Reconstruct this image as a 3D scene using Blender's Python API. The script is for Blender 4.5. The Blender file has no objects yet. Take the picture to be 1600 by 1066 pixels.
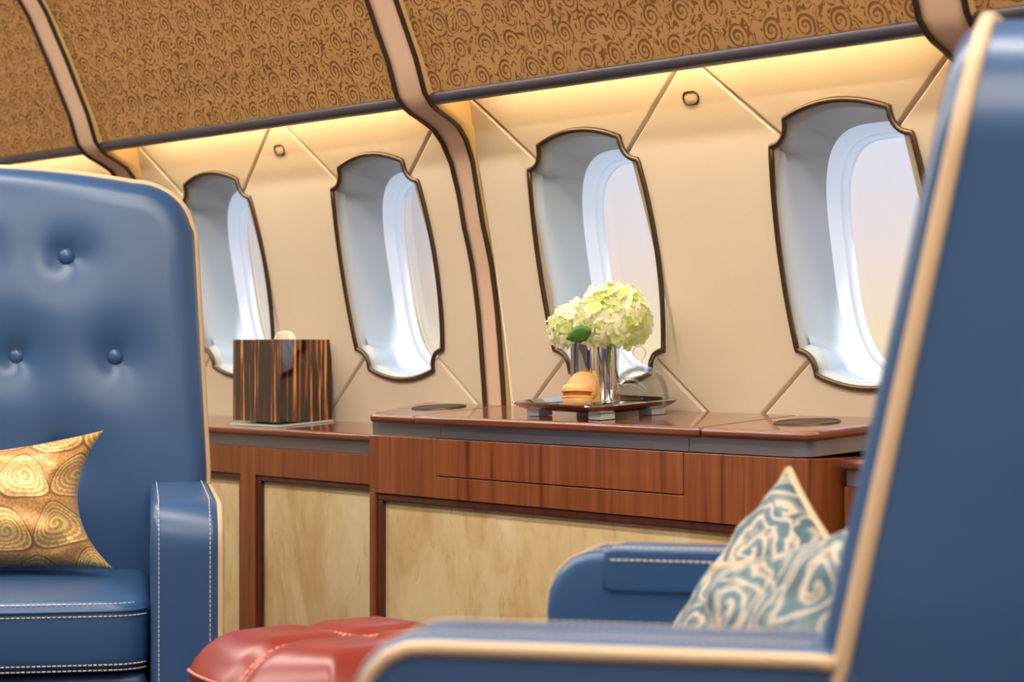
import bpy, bmesh, math, random
from mathutils import Vector, Matrix
R = math.radians
sc = bpy.context.scene
C = sc.collection
random.seed(7)

# ------------------------------------------------------------------ camera
ZC = 0.78                      # camera height above the cabin floor
FPX = 3300.0                   # focal length in pixels of a 1600 px wide frame
TH = math.atan(2780 / FPX)     # angle between the view axis and the fuselage axis
CT, ST = math.cos(TH), math.sin(TH)
# world: X along the fuselage, Y towards the window wall, Z up
cam_d = bpy.data.cameras.new('camera')
cam = bpy.data.objects.new('camera', cam_d); C.objects.link(cam)
cam_d.sensor_width = 36.0
cam_d.lens = FPX / 1600 * 36.0
cam_d.shift_y = 7 / 1600
cam_d.clip_start = 0.02
cam.matrix_world = Matrix(((ST, 0, CT, 0), (CT, 0, -ST, 0), (0, 1, 0, ZC), (0, 0, 0, 1)))
cam_d.dof.use_dof = True
cam_d.dof.focus_distance = 3.0
cam_d.dof.aperture_fstop = 6.3
sc.camera = cam

# ------------------------------------------------------------------ world
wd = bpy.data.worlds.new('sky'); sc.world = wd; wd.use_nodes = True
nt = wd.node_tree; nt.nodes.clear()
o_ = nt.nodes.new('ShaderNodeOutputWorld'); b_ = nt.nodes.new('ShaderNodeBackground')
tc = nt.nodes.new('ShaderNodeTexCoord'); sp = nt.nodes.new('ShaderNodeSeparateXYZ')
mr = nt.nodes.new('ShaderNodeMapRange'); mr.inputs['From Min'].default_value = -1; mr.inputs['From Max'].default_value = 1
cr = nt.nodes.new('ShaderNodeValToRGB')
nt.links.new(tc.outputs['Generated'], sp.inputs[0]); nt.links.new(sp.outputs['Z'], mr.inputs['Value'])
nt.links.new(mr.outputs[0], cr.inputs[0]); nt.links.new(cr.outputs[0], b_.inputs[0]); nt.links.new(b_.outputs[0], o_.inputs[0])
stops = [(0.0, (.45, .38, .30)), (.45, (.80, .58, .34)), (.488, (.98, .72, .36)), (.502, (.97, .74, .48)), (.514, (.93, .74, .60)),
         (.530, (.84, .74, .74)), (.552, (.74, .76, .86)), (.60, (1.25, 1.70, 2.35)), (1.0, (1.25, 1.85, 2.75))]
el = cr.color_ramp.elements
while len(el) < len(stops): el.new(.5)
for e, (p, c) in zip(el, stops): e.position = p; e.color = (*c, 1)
b_.inputs['Strength'].default_value = 1.0
# high sun on the window side, raking into the window reveals
sun_d = bpy.data.lights.new('sun', 'SUN'); sun_d.energy = 9.0; sun_d.angle = R(2.0); sun_d.color = (1.0, .97, .93)
sun = bpy.data.objects.new('sun', sun_d); C.objects.link(sun)
sun.rotation_euler = Vector((-.74, -.13, -.66)).to_track_quat('-Z', 'Y').to_euler()
sun.location = (2, 4, 5)

sc.view_settings.view_transform = 'Standard'
sc.view_settings.look = 'None'
sc.view_settings.gamma = 1.0
sc.view_settings.use_curve_mapping = False
sc.view_settings.exposure = 0.08
CEILING_POWER = 24.0
COVE_STRENGTH = 50.0

# ------------------------------------------------------------------ node helpers
def s2l(c):
    return tuple(((v/255)/12.92 if v/255 <= .04045 else (((v/255)+.055)/1.055)**2.4) for v in c)
class NT:
    def __init__(s, name):
        s.m = bpy.data.materials.new(name); s.m.use_nodes = True
        s.t = s.m.node_tree; s.b = s.t.nodes['Principled BSDF']; s.out = s.t.nodes['Material Output']
    def n(s, typ, **kw):
        x = s.t.nodes.new('ShaderNode' + typ)
        for k, v in kw.items(): setattr(x, k, v)
        return x
    def l(s, a, b): s.t.links.new(a, b)
    def math(s, op, a, b=None, c=None, clamp=False):
        x = s.n('Math', operation=op, use_clamp=clamp)
        for i, v in enumerate((a, b, c)):
            if v is None: continue
            if isinstance(v, (int, float)): x.inputs[i].default_value = v
            else: s.l(v, x.inputs[i])
        return x.outputs[0]
    def coord(s, scale=(1, 1, 1), rot=(0, 0, 0), kind='Object'):
        t = s.n('TexCoord'); m = s.n('Mapping')
        m.inputs['Scale'].default_value = scale; m.inputs['Rotation'].default_value = rot
        s.l(t.outputs[kind], m.inputs[0]); return m.outputs[0]
    def noise(s, co, scale, detail=4, rough=.5, dist=0):
        x = s.n('TexNoise'); s.l(co, x.inputs['Vector'])
        x.inputs['Scale'].default_value = scale; x.inputs['Detail'].default_value = detail
        x.inputs['Roughness'].default_value = rough; x.inputs['Distortion'].default_value = dist
        return x.outputs['Fac']
    def ramp(s, fac, stops, interp='LINEAR'):
        r = s.n('ValToRGB'); e = r.color_ramp.elements; r.color_ramp.interpolation = interp
        while len(e) < len(stops): e.new(.5)
        for a, (p, c) in zip(e, stops): a.position = p; a.color = (*c, 1)
        s.l(fac, r.inputs[0]); return r.outputs[0]
    def mix(s, f, a, b):
        x = s.n('Mix', data_type='RGBA')
        for k, v in ((0, f), (6, a), (7, b)):
            if isinstance(v, (int, float)): x.inputs[k].default_value = v
            elif isinstance(v, tuple): x.inputs[k].default_value = (*v, 1)
            else: s.l(v, x.inputs[k])
        return x.outputs[2]
    def bump(s, h, strength, dist=.002):
        x = s.n('Bump'); x.inputs['Strength'].default_value = strength; x.inputs['Distance'].default_value = dist
        s.l(h, x.inputs['Height']); s.l(x.outputs[0], s.b.inputs['Normal'])
    def set(s, col=None, rough=.5, metal=0, spec=.5, coat=0, coat_rough=.1, sheen=0):
        b = s.b.inputs
        if col is not None:
            if isinstance(col, tuple): b['Base Color'].default_value = (*col, 1)
            else: s.l(col, b['Base Color'])
        b['Roughness'].default_value = rough; b['Metallic'].default_value = metal
        b['Specular IOR Level'].default_value = spec
        b['Coat Weight'].default_value = coat; b['Coat Roughness'].default_value = coat_rough
        b['Sheen Weight'].default_value = sheen
        return s.m

def plain(name, rgb, rough=.5, metal=0, **k): return NT(name).set(s2l(rgb), rough, metal, **k)

# ------------------------------------------------------------------ materials
def m_leather(name, rgb, rough=.36):
    t = NT(name); co = t.coord()
    n = t.noise(co, 9, 3); f = t.noise(co, 420, 2)
    a = s2l(rgb); b = tuple(v*.82 for v in a)
    t.bump(f, .12, .0006)
    return t.set(t.mix(n, a, b), rough, spec=.5, coat=.15, coat_rough=.3)
M_BLUE = m_leather('blue_leather', (48, 87, 134), .33)
M_RED = m_leather('red_leather', (142, 46, 40), .31)
M_PIPE = plain('tan_piping', (214, 184, 146), .5)
M_STITCH = plain('pale_stitch', (206, 200, 186), .6)
M_STITCH_RED = plain('salmon_stitch', (222, 142, 110), .6)

def m_suede():
    t = NT('cream_suede'); co = t.coord()
    n = t.noise(co, 5, 5); g = t.noise(t.coord((60, 60, 260)), 3, 3)
    c = t.mix(n, s2l((210, 196, 174)), s2l((196, 178, 152)))
    c = t.mix(t.math('MULTIPLY', g, .35), c, s2l((186, 166, 138)))
    t.bump(g, .1, .001)
    return t.set(c, .75, spec=.25, sheen=.15)
M_SUEDE = m_suede()
M_RIB = plain('rib_beige', (205, 172, 146), .55)
M_BRONZE = plain('dark_bronze', (92, 74, 60), .30, .8)
M_GUNMETAL = plain('gunmetal_trim', (84, 80, 88), .32, .6)
M_CHEEK = plain('gold_cheek', (200, 168, 110), .6)

def m_scroll():
    t = NT('gold_scroll_fabric')
    co = t.coord((1, 1, 1)); s = t.n('SeparateXYZ'); t.l(co, s.inputs[0])
    nz = t.n('TexNoise'); t.l(co, nz.inputs['Vector']); nz.inputs['Scale'].default_value = 22; nz.inputs['Detail'].default_value = 2
    sv = t.n('SeparateColor'); t.l(nz.outputs['Color'], sv.inputs[0])
    x0 = t.math('MULTIPLY_ADD', t.math('SUBTRACT', sv.outputs[0], .5), .010, s.outputs['X'])
    z0 = t.math('MULTIPLY_ADD', t.math('SUBTRACT', sv.outputs[1], .5), .010, s.outputs['Z'])
    # staggered lattice of scroll medallions
    PX, PZ = .058, .040
    row = t.math('FLOOR', t.math('DIVIDE', z0, PZ))
    par = t.math('MULTIPLY', t.math('FLOORED_MODULO', row, 2), .5)
    fx = t.math('MULTIPLY', t.math('SUBTRACT', t.math('FRACT', t.math('ADD', t.math('DIVIDE', x0, PX), par)), .5), PX)
    fz = t.math('MULTIPLY', t.math('SUBTRACT', t.math('FRACT', t.math('DIVIDE', z0, PZ)), .5), PZ)
    r = t.math('SQRT', t.math('ADD', t.math('MULTIPLY', fx, fx), t.math('MULTIPLY', fz, fz)))
    an = t.math('ARCTAN2', fz, fx)
    col = t.math('FLOOR', t.math('ADD', t.math('DIVIDE', x0, PX), par))
    sd = t.math('FRACT', t.math('MULTIPLY', t.math('SINE', t.math('ADD', t.math('MULTIPLY', row, 12.99), t.math('MULTIPLY', col, 4.1))), 43.7))
    ph = t.math('MULTIPLY', sd, 1.6)
    wob = t.noise(co, 70, 1)
    sp_ = t.math('SINE', t.math('ADD', t.math('ADD', an, ph), t.math('MULTIPLY', r, 830)))
    th_ = t.math('ADD', t.math('MULTIPLY', t.math('SINE', t.math('ADD', an, t.math('ADD', ph, 2.2))), .42), t.math('MULTIPLY_ADD', wob, -1.5, 1.02))
    spiral = t.math('GREATER_THAN', sp_, th_)
    inside = t.math('LESS_THAN', r, t.math('MULTIPLY_ADD', wob, .014, .0105))
    # filler: broken curved strokes
    cc = t.coord((1, .3, 1))
    nf = t.noise(cc, 42, 1.5, .5, .8)
    stroke = t.math('GREATER_THAN', t.math('SINE', t.math('MULTIPLY', nf, 46)), .25)
    m2 = t.noise(cc, 95, 1)
    fill = t.math('MULTIPLY', stroke, t.math('GREATER_THAN', m2, .46))
    pat = t.math('ADD', t.math('MULTIPLY', spiral, inside), t.math('MULTIPLY', fill, t.math('SUBTRACT', 1, inside)), clamp=True)
    c = t.mix(pat, s2l((178, 136, 82)), s2l((120, 80, 40)))
    t.bump(pat, -.25, .001)
    return t.set(c, .42, .15, spec=.4)
M_SCROLL = m_scroll()

def m_wood(name, axis, a, b, d, coat=.6):
    t = NT(name)
    sc_ = {'Z': (26, 26, 1.0), 'X': (1.0, 26, 26)}[axis]
    co = t.coord(sc_)
    n = t.noise(co, 2.6, 6, .6, .6); f = t.noise(t.coord(tuple(v*7 for v in sc_)), 3.2, 3)
    big = t.noise(t.coord(tuple(v*.35 for v in sc_)), 1.6, 2)
    c = t.ramp(n, [(.28, s2l(d)), (.46, s2l(b)), (.70, s2l(a))])
    c = t.mix(t.math('MULTIPLY', big, .45), c, s2l(d))
    c = t.mix(t.math('MULTIPLY', f, .35), c, s2l(d))
    return t.set(c, .34, spec=.5, coat=coat, coat_rough=.07)
M_WOODV = m_wood('sapele_vertical', 'Z', (174, 100, 48), (144, 76, 34), (80, 36, 15), .4)
M_WOODH = m_wood('mahogany_top', 'X', (148, 76, 44), (116, 54, 30), (74, 30, 16), .9)
M_WOODD = m_wood('dark_mahogany_molding', 'Z', (104, 48, 30), (84, 36, 24), (56, 22, 14), .5)

def m_band():
    t = NT('brushed_gunmetal_band'); n = t.noise(t.coord((3, 3, 300)), 4, 3)
    t.bump(n, .15, .0005)
    return t.set(s2l((150, 149, 156)), .33, .75)
M_BAND = m_band()

def m_parch():
    t = NT('parchment_panel'); co = t.coord((1, 1, .45))
    n = t.noise(co, 8, 6, .62, .8); v = t.noise(t.coord((1, 1, .3)), 40, 4, .6, 1.5)
    c = t.ramp(n, [(.30, s2l((190, 150, 92))), (.52, s2l((218, 192, 142))), (.72, s2l((232, 214, 172)))])
    c = t.mix(t.math('MULTIPLY', t.math('GREATER_THAN', v, .62), .28), c, s2l((176, 132, 78)))
    return t.set(c, .42, coat=.2, coat_rough=.25)
M_PARCH = m_parch()

def m_ebony():
    t = NT('lacquered_macassar')
    n = t.noise(t.coord((1, 1, .035)), 125, 3, .55, .25); n2 = t.noise(t.coord((1, 1, .07)), 55, 4, .6, .5)
    c = t.ramp(n, [(.44, s2l((26, 14, 14))), (.55, s2l((58, 26, 18))), (.61, s2l((150, 82, 30))), (.68, s2l((226, 160, 78)))])
    c = t.mix(t.math('GREATER_THAN', n2, .63), c, s2l((22, 13, 14)))
    return t.set(c, .06, spec=.6, coat=1.0, coat_rough=.02)
M_EBONY = m_ebony()

M_CHROME = plain('polished_silver', (225, 225, 228), .05, 1.0)
M_STEEL = plain('satin_steel', (190, 185, 178), .22, 1.0)
M_BLACK = plain('cup_well_black', (18, 16, 16), .4)
M_REVEAL = plain('reveal_grey', (180, 190, 198), .42)
def m_ring():
    t = NT('white_acrylic_ring'); t.set(s2l((250, 251, 254)), .35)
    p = t.n('BsdfTranslucent'); p.inputs[0].default_value = (.97, .98, 1, 1)
    x = t.n('MixShader'); x.inputs[0].default_value = .55
    t.l(t.b.outputs[0], x.inputs[1]); t.l(p.outputs[0], x.inputs[2]); t.l(x.outputs[0], t.out.inputs[0]); return t.m
M_RING = m_ring()
M_SEAL = plain('blue_grey_seal', (96, 142, 180), .5)
M_DARKWOOD = plain('floor_carpet', (74, 60, 50), .9)
M_SHELL = plain('cabin_lining', (176, 160, 140), .7)
M_SHADE = plain('satin_lining', (206, 190, 166), .6)
M_TISSUE = plain('tissue_paper', (240, 226, 206), .8)
M_CREAMSTRIP = plain('acrylic_clear_edge', (188, 205, 200), .15)
M_LEAF = plain('leaf_green', (62, 112, 40), .45)
M_STEM = plain('stem_green', (110, 150, 70), .5)
M_FOOT = plain('frosted_foot', (214, 220, 226), .25)
M_MACSHELL = plain('macaron_shell', (216, 168, 108), .55)
M_MACFILL = plain('macaron_filling', (150, 84, 42), .5)
M_MACRIM = plain('macaron_foot', (232, 158, 62), .75)
M_BISC = plain('biscuit', (234, 190, 132), .6)

def m_glass(name, tint=(1, 1, 1), gl=.12, rough=.02):
    t = NT(name); t.t.nodes.remove(t.b)
    a = t.n('BsdfTransparent'); a.inputs[0].default_value = (*tint, 1)
    g = t.n('BsdfGlossy'); g.inputs['Roughness'].default_value = rough
    f = t.n('Fresnel'); f.inputs[0].default_value = gl
    x = t.n('MixShader'); t.l(t.math('MINIMUM', f.outputs[0], .5), x.inputs[0]); t.l(a.outputs[0], x.inputs[1]); t.l(g.outputs[0], x.inputs[2])
    t.l(x.outputs[0], t.out.inputs[0]); return t.m
M_PANE = m_glass('window_pane', (.97, .985, 1.0), 1.25)
M_GLASS = m_glass('clear_glass', (.985, .99, .99), 1.22)

def m_petal():
    t = NT('hydrangea_petal'); co = t.coord()
    oi = t.n('ObjectInfo')
    c = t.ramp(oi.outputs['Random'], [(0, s2l((206, 222, 120))), (.3, s2l((234, 238, 180))), (.6, s2l((250, 250, 228))), (1, s2l((252, 246, 236)))])
    p = t.n('BsdfTranslucent'); t.l(c, p.inputs[0])
    t.set(c, .6, spec=.2)
    x = t.n('MixShader'); x.inputs[0].default_value = .45
    t.l(t.b.outputs[0], x.inputs[1]); t.l(p.outputs[0], x.inputs[2]); t.l(x.outputs[0], t.out.inputs[0])
    return t.m
M_PETAL = m_petal()
M_PETALC = plain('petal_centre', (190, 204, 70), .6)

def m_emit(name, rgb, k):
    t = NT(name); t.t.nodes.remove(t.b); e = t.n('Emission')
    e.inputs[0].default_value = (*rgb, 1); e.inputs[1].default_value = k
    t.l(e.outputs[0], t.out.inputs[0]); return t.m
M_COVE = m_emit('cove_led', (1.0, .78, .46), COVE_STRENGTH)
M_CEILL = m_emit('ceiling_fill', (1.0, .90, .79), CEILING_POWER)  # glow of the fill strips added on the unseen ceiling

def polar_cell(t, x, z, px, pz):
    row = t.math('FLOOR', t.math('DIVIDE', z, pz))
    par = t.math('MULTIPLY', t.math('FLOORED_MODULO', row, 2), .5)
    fx = t.math('MULTIPLY', t.math('SUBTRACT', t.math('FRACT', t.math('ADD', t.math('DIVIDE', x, px), par)), .5), px)
    fz = t.math('MULTIPLY', t.math('SUBTRACT', t.math('FRACT', t.math('DIVIDE', z, pz)), .5), pz)
    return fx, fz

def m_paisley():
    t = NT('gold_paisley_silk'); co = t.coord()
    nz = t.n('TexNoise'); t.l(co, nz.inputs['Vector']); nz.inputs['Scale'].default_value = 9; nz.inputs['Detail'].default_value = 1
    sv = t.n('SeparateColor'); t.l(nz.outputs['Color'], sv.inputs[0]); s = t.n('SeparateXYZ'); t.l(co, s.inputs[0])
    x = t.math('MULTIPLY_ADD', t.math('SUBTRACT', sv.outputs[0], .5), .05, s.outputs['X'])
    z = t.math('MULTIPLY_ADD', t.math('SUBTRACT', sv.outputs[1], .5), .05, s.outputs['Z'])
    fx, fz = polar_cell(t, x, z, .074, .066)
    # teardrop distance: narrower to the top
    wq = t.math('ADD', 1.0, t.math('MULTIPLY', fz, 17))
    dx = t.math('MULTIPLY', fx, wq)
    r = t.math('SQRT', t.math('ADD', t.math('MULTIPLY', dx, dx), t.math('MULTIPLY', fz, fz)))
    an = t.math('ARCTAN2', fz, dx)
    rings = t.math('SINE', t.math('MULTIPLY', r, 1150))
    curl = t.math('SINE', t.math('ADD', t.math('MULTIPLY', an, 1.0), t.math('MULTIPLY', r, 800)))
    beads = t.math('SINE', t.math('MULTIPLY', an, 24))
    inner = t.math('LESS_THAN', r, .012); mid = t.math('LESS_THAN', r, .030)
    pat = t.math('ADD', t.math('MULTIPLY', inner, t.math('GREATER_THAN', curl, .1)),
                 t.math('MULTIPLY', t.math('SUBTRACT', mid, inner), t.math('GREATER_THAN', t.math('MULTIPLY', rings, t.math('ADD', .55, t.math('MULTIPLY', beads, .45))), .12)), clamp=True)
    fine = t.noise(co, 260, 2, .7)
    bg = t.mix(t.noise(co, 14, 2), s2l((206, 142, 52)), s2l((188, 138, 96)))
    bg = t.mix(t.math('MULTIPLY', t.math('GREATER_THAN', fine, .52), .55), bg, s2l((226, 188, 120)))
    c = t.mix(t.math('MULTIPLY', pat, .85), bg, s2l((238, 214, 140)))
    c = t.mix(t.math('MULTIPLY', t.math('LESS_THAN', t.math('ABSOLUTE', t.math('SUBTRACT', r, .031)), .0012), .8), c, s2l((142, 88, 44)))
    t.bump(fine, .15, .0006)
    return t.set(c, .36, .25, sheen=.2)
M_PAISLEY = m_paisley()

def m_damask():
    t = NT('teal_damask'); co = t.coord((1, 1, 1))
    nz = t.n('TexNoise'); t.l(co, nz.inputs['Vector']); nz.inputs['Scale'].default_value = 10; nz.inputs['Detail'].default_value = 2
    sv = t.n('SeparateColor'); t.l(nz.outputs['Color'], sv.inputs[0]); s = t.n('SeparateXYZ'); t.l(co, s.inputs[0])
    x = t.math('MULTIPLY_ADD', t.math('SUBTRACT', sv.outputs[0], .5), .12, s.outputs['X'])
    z = t.math('MULTIPLY_ADD', t.math('SUBTRACT', sv.outputs[1], .5), .12, s.outputs['Z'])
    fx, fz = polar_cell(t, x, z, .13, .10)
    r = t.math('SQRT', t.math('ADD', t.math('MULTIPLY', fx, fx), t.math('MULTIPLY', fz, fz)))
    an = t.math('ARCTAN2', fz, fx)
    curl = t.math('SINE', t.math('ADD', an, t.math('MULTIPLY', r, 230)))
    n2 = t.noise(co, 24, 2, .5, 1.5)
    v = t.math('ADD', t.math('MULTIPLY', curl, .22), n2)
    c = t.ramp(v, [(.30, s2l((58, 92, 104))), (.44, s2l((96, 136, 150))), (.50, s2l((204, 186, 160))), (.62, s2l((214, 196, 170))), (.68, s2l((150, 124, 98))), (.74, s2l((112, 142, 150))), (.82, s2l((66, 96, 108)))])
    fine = t.noise(co, 300, 2)
    c = t.mix(t.math('MULTIPLY', fine, .25), c, s2l((120, 128, 130)))
    t.bump(v, .3, .002)
    return t.set(c, .55, sheen=.2)
M_DAMASK = m_damask()

# ------------------------------------------------------------------ object helpers
def prop(o, label=None, cat=None, group=None, kind=None):
    if label: o['label'] = label
    if cat: o['category'] = cat
    if group: o['group'] = group
    if kind: o['kind'] = kind
    return o
def thing(name, label, cat, loc=(0, 0, 0), rz=0, group=None, kind=None):
    o = bpy.data.objects.new(name, None); C.objects.link(o)
    o.empty_display_size = .05
    o.location = loc; o.rotation_euler = (0, 0, rz)
    return prop(o, label, cat, group, kind)
def link(name, me, mat, parent=None, smooth=True):
    if mat is not None: me.materials.append(mat)
    if smooth and len(me.polygons): me.polygons.foreach_set('use_smooth', [True]*len(me.polygons))
    o = bpy.data.objects.new(name, me); C.objects.link(o)
    if parent is not None: o.parent = parent
    return o
def bevel(o, w, seg=3, ang=35):
    m = o.modifiers.new('bevel', 'BEVEL'); m.width = w; m.segments = seg; m.limit_method = 'ANGLE'; m.angle_limit = R(ang)
    m.harden_normals = True; return o
def sharp(o, ang=35):
    me = o.data
    me.set_sharp_from_angle(angle=R(ang)); return o
def pydata(name, v, f, mat, parent=None, smooth=True, rel=False, keep=False):
    """rel: vertices are camera-relative in height; they are moved to world, then into the parent's frame."""
    if rel:
        base = Vector(parent.location) if parent is not None else Vector((0, 0, 0))
        rz = parent.rotation_euler.z if parent is not None else 0
        M = Matrix.Rotation(-rz, 3, 'Z')
        v = [M @ (Vector((p[0], p[1], p[2]+ZC)) - base) for p in v]
    me = bpy.data.meshes.new(name); me.from_pydata([tuple(p) for p in v], [], f); me.validate(); me.update()
    if not keep:
        bm = bmesh.new(); bm.from_mesh(me); bmesh.ops.recalc_face_normals(bm, faces=bm.faces); bm.to_mesh(me); bm.free()
    return link(name, me, mat, parent, smooth)
def boxv(x0, x1, y0, y1, z0, z1):
    v = [(x, y, z) for z in (z0, z1) for y in (y0, y1) for x in (x0, x1)]
    f = [(0, 2, 3, 1), (4, 5, 7, 6), (0, 1, 5, 4), (2, 6, 7, 3), (0, 4, 6, 2), (1, 3, 7, 5)]
    return v, f
def box(name, x0, x1, y0, y1, z0, z1, mat, parent=None, bev=.002, rel=True, seg=2):
    v, f = boxv(x0, x1, y0, y1, z0, z1)
    o = pydata(name, v, f, mat, parent, True, rel)
    if bev: bevel(o, bev, seg)
    else: sharp(o)
    return o
def prism(name, plan, z0, z1, mat, parent=None, bev=.002, rel=True, seg=3, zf=None):
    """vertical extrusion of a plan polygon; zf(x,y) adds a height to the upper and lower face."""
    n = len(plan); g = zf or (lambda x, y: 0)
    v = [(x, y, z0+g(x, y)) for x, y in plan] + [(x, y, z1+g(x, y)) for x, y in plan]
    f = [tuple(range(n))[::-1], tuple(range(n, 2*n))] + [(i, (i+1) % n, n+(i+1) % n, n+i) for i in range(n)]
    o = pydata(name, v, f, mat, parent, True, rel)
    if bev: bevel(o, bev, seg)
    else: sharp(o)
    return o
def frames(path, closed):
    n = len(path); P = [Vector(p) for p in path]; T = []
    for i in range(n):
        a = P[(i-1) % n] if (closed or i > 0) else P[i]
        b = P[(i+1) % n] if (closed or i < n-1) else P[i]
        d = (b-a); T.append(d.normalized() if d.length > 1e-9 else Vector((0, 0, 1)))
    up = Vector((0, 0, 1))
    if abs(T[0].dot(up)) > .9: up = Vector((0, 1, 0))
    N = [(up - T[0]*up.dot(T[0])).normalized()]
    for i in range(1, n):
        q = N[-1] - T[i]*N[-1].dot(T[i])
        N.append(q.normalized() if q.length > 1e-6 else N[-1])
    return P, T, N
def tubev(path, r, k=8, closed=False, caps=True):
    P, T, N = frames(path, closed); n = len(P); v = []; f = []
    for i in range(n):
        B = T[i].cross(N[i])
        rr = r[i] if isinstance(r, (list, tuple)) else r
        for j in range(k):
            a = 2*math.pi*j/k
            v.append(P[i] + N[i]*math.cos(a)*rr + B*math.sin(a)*rr)
    for i in range(n if closed else n-1):
        for j in range(k):
            a, b = i*k, ((i+1) % n)*k
            f.append((a+j, a+(j+1) % k, b+(j+1) % k, b+j))
    if caps and not closed:
        f.append(tuple(range(k))[::-1]); f.append(tuple(range((n-1)*k, n*k)))
    return v, f
def tube(name, path, r, mat, parent=None, k=8, closed=False, rel=False):
    v, f = tubev(path, r, k, closed); return pydata(name, v, f, mat, parent, True, rel)
def resample(path, step, closed=False):
    P = [Vector(p) for p in path]
    if closed: P = P + [P[0]]
    L = [0]
    for a, b in zip(P, P[1:]): L.append(L[-1]+(b-a).length)
    n = max(2, int(round(L[-1]/step))); out = []; j = 0
    for i in range(n + (0 if closed else 1)):
        d = L[-1]*i/n
        while j < len(L)-2 and L[j+1] < d: j += 1
        t = (d-L[j])/max(1e-9, L[j+1]-L[j]); out.append(P[j].lerp(P[j+1], min(1, max(0, t))))
    return out
def stitches(name, path, mat, parent=None, pitch=.008, ln=.0052, r=.0011, rel=False, closed=False):
    """a seam of short thread dashes: one part"""
    P = resample(path, pitch, closed); v = []; f = []
    for i in range(len(P)-1):
        d = (P[i+1]-P[i]); d = d.normalized()*ln if d.length else d
        vv, ff = tubev([P[i], P[i]+d], r, 4)
        o = len(v); v += vv; f += [tuple(q+o for q in fc) for fc in ff]
    return pydata(name, v, f, mat, parent, False, rel)
def lathev(prof, k=32, c=(0, 0, 0)):
    v = []; f = []; n = len(prof)
    for r, z in prof:
        for j in range(k):
            a = 2*math.pi*j/k; v.append((c[0]+r*math.cos(a), c[1]+r*math.sin(a), c[2]+z))
    for i in range(n-1):
        for j in range(k): f.append((i*k+j, i*k+(j+1) % k, (i+1)*k+(j+1) % k, (i+1)*k+j))
    if prof[0][0] > 1e-6: f.append(tuple(range(k))[::-1])
    if prof[-1][0] > 1e-6: f.append(tuple(range((n-1)*k, n*k)))
    return v, f
def lathe(name, prof, mat, parent=None, k=32, c=(0, 0, 0), smooth_ang=40):
    v, f = lathev([(max(r, 1e-5), z) for r, z in prof], k, c)
    o = pydata(name, v, f, mat, parent); sharp(o, smooth_ang); return o
def arc(cx, cz, r, a0, a1, n):
    return [(cx+r*math.cos(R(a0+(a1-a0)*i/n)), cz+r*math.sin(R(a0+(a1-a0)*i/n))) for i in range(n+1)]
def inset(poly, d):
    n = len(poly); out = []
    area = sum(poly[i][0]*poly[(i+1) % n][1]-poly[(i+1) % n][0]*poly[i][1] for i in range(n))
    s = 1 if area > 0 else -1
    for i in range(n):
        p0, p1, p2 = poly[i-1], poly[i], poly[(i+1) % n]
        e1 = Vector((p1[0]-p0[0], p1[1]-p0[1])); e2 = Vector((p2[0]-p1[0], p2[1]-p1[1]))
        if e1.length < 1e-9: e1 = e2
        if e2.length < 1e-9: e2 = e1
        e1.normalize(); e2.normalize()
        n1 = Vector((-e1.y, e1.x))*s; n2 = Vector((-e2.y, e2.x))*s
        m = n1+n2
        m = n1 if m.length < 1e-6 else m.normalized()
        k = d/max(.35, m.dot(n1)); out.append((p1[0]+m.x*k, p1[1]+m.y*k))
    return out

# slab with rounded rim: outline in (a,b); depth grows to +d. front = smaller depth
def slabv(outline, thick, rim, puff=.0, rings=14, disp=None, back_puff=0.0):
    n = len(outline); V = []; F = []
    cx = sum(p[0] for p in outline)/n; cy = sum(p[1] for p in outline)/n
    X0, X1 = min(p[0] for p in outline), max(p[0] for p in outline); Y0, Y1 = min(p[1] for p in outline), max(p[1] for p in outline)
    def dome(a, b):
        u = (2*(a-X0)/(X1-X0)-1)*(X1-X0)/max(1e-6, X1-X0-2*rim); v = (2*(b-Y0)/(Y1-Y0)-1)*(Y1-Y0)/max(1e-6, Y1-Y0-2*rim)
        return max(0, 1-abs(u)**3)*max(0, 1-abs(v)**3)
    loops = []
    st = 5
    def front_loops(sign):
        L = []
        for i in range(st+1):
            a = math.pi/2*i/st
            L.append((inset(outline, rim*(1-math.cos(a))), rim*(1-math.sin(a))))
        return L
    fl = front_loops(1)
    inner = fl[-1][0]
    # order: back centre .. back rim .. front rim .. front centre
    seq = []
    for i in range(rings, 0, -1):
        t = i/rings
    back = []
    for i in range(1, rings):
        t = i/rings
        back.append(([(cx+(p[0]-cx)*t, cy+(p[1]-cy)*t) for p in inner], thick + back_puff*(1-t*t), False))
    for lp, d in fl[::-1]: back.append((lp, thick-d, False))
    front = []
    for lp, d in fl: front.append((lp, d, False))
    for i in range(rings-1, 0, -1):
        t = i/rings
        front.append(([(cx+(p[0]-cx)*t, cy+(p[1]-cy)*t) for p in inner], None, True))
    allr = back+front
    for lp, d, fr in allr:
        for a, b in lp:
            dd = (-puff*dome(a, b) if d is None else d) + (disp(a, b) if (disp and fr) else 0)
            V.append((a, b, dd))
    m = len(allr)
    for i in range(m-1):
        for j in range(n): F.append((i*n+j, i*n+(j+1) % n, (i+1)*n+(j+1) % n, (i+1)*n+j))
    V.append((cx, cy, thick+back_puff)); ci = len(V)-1
    for j in range(n): F.append((ci, (j+1) % n, j))
    V.append((cx, cy, -puff+(disp(cx, cy) if disp else 0))); ci = len(V)-1; o = (m-1)*n
    for j in range(n): F.append((ci, o+j, o+(j+1) % n))
    return V, F
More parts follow.
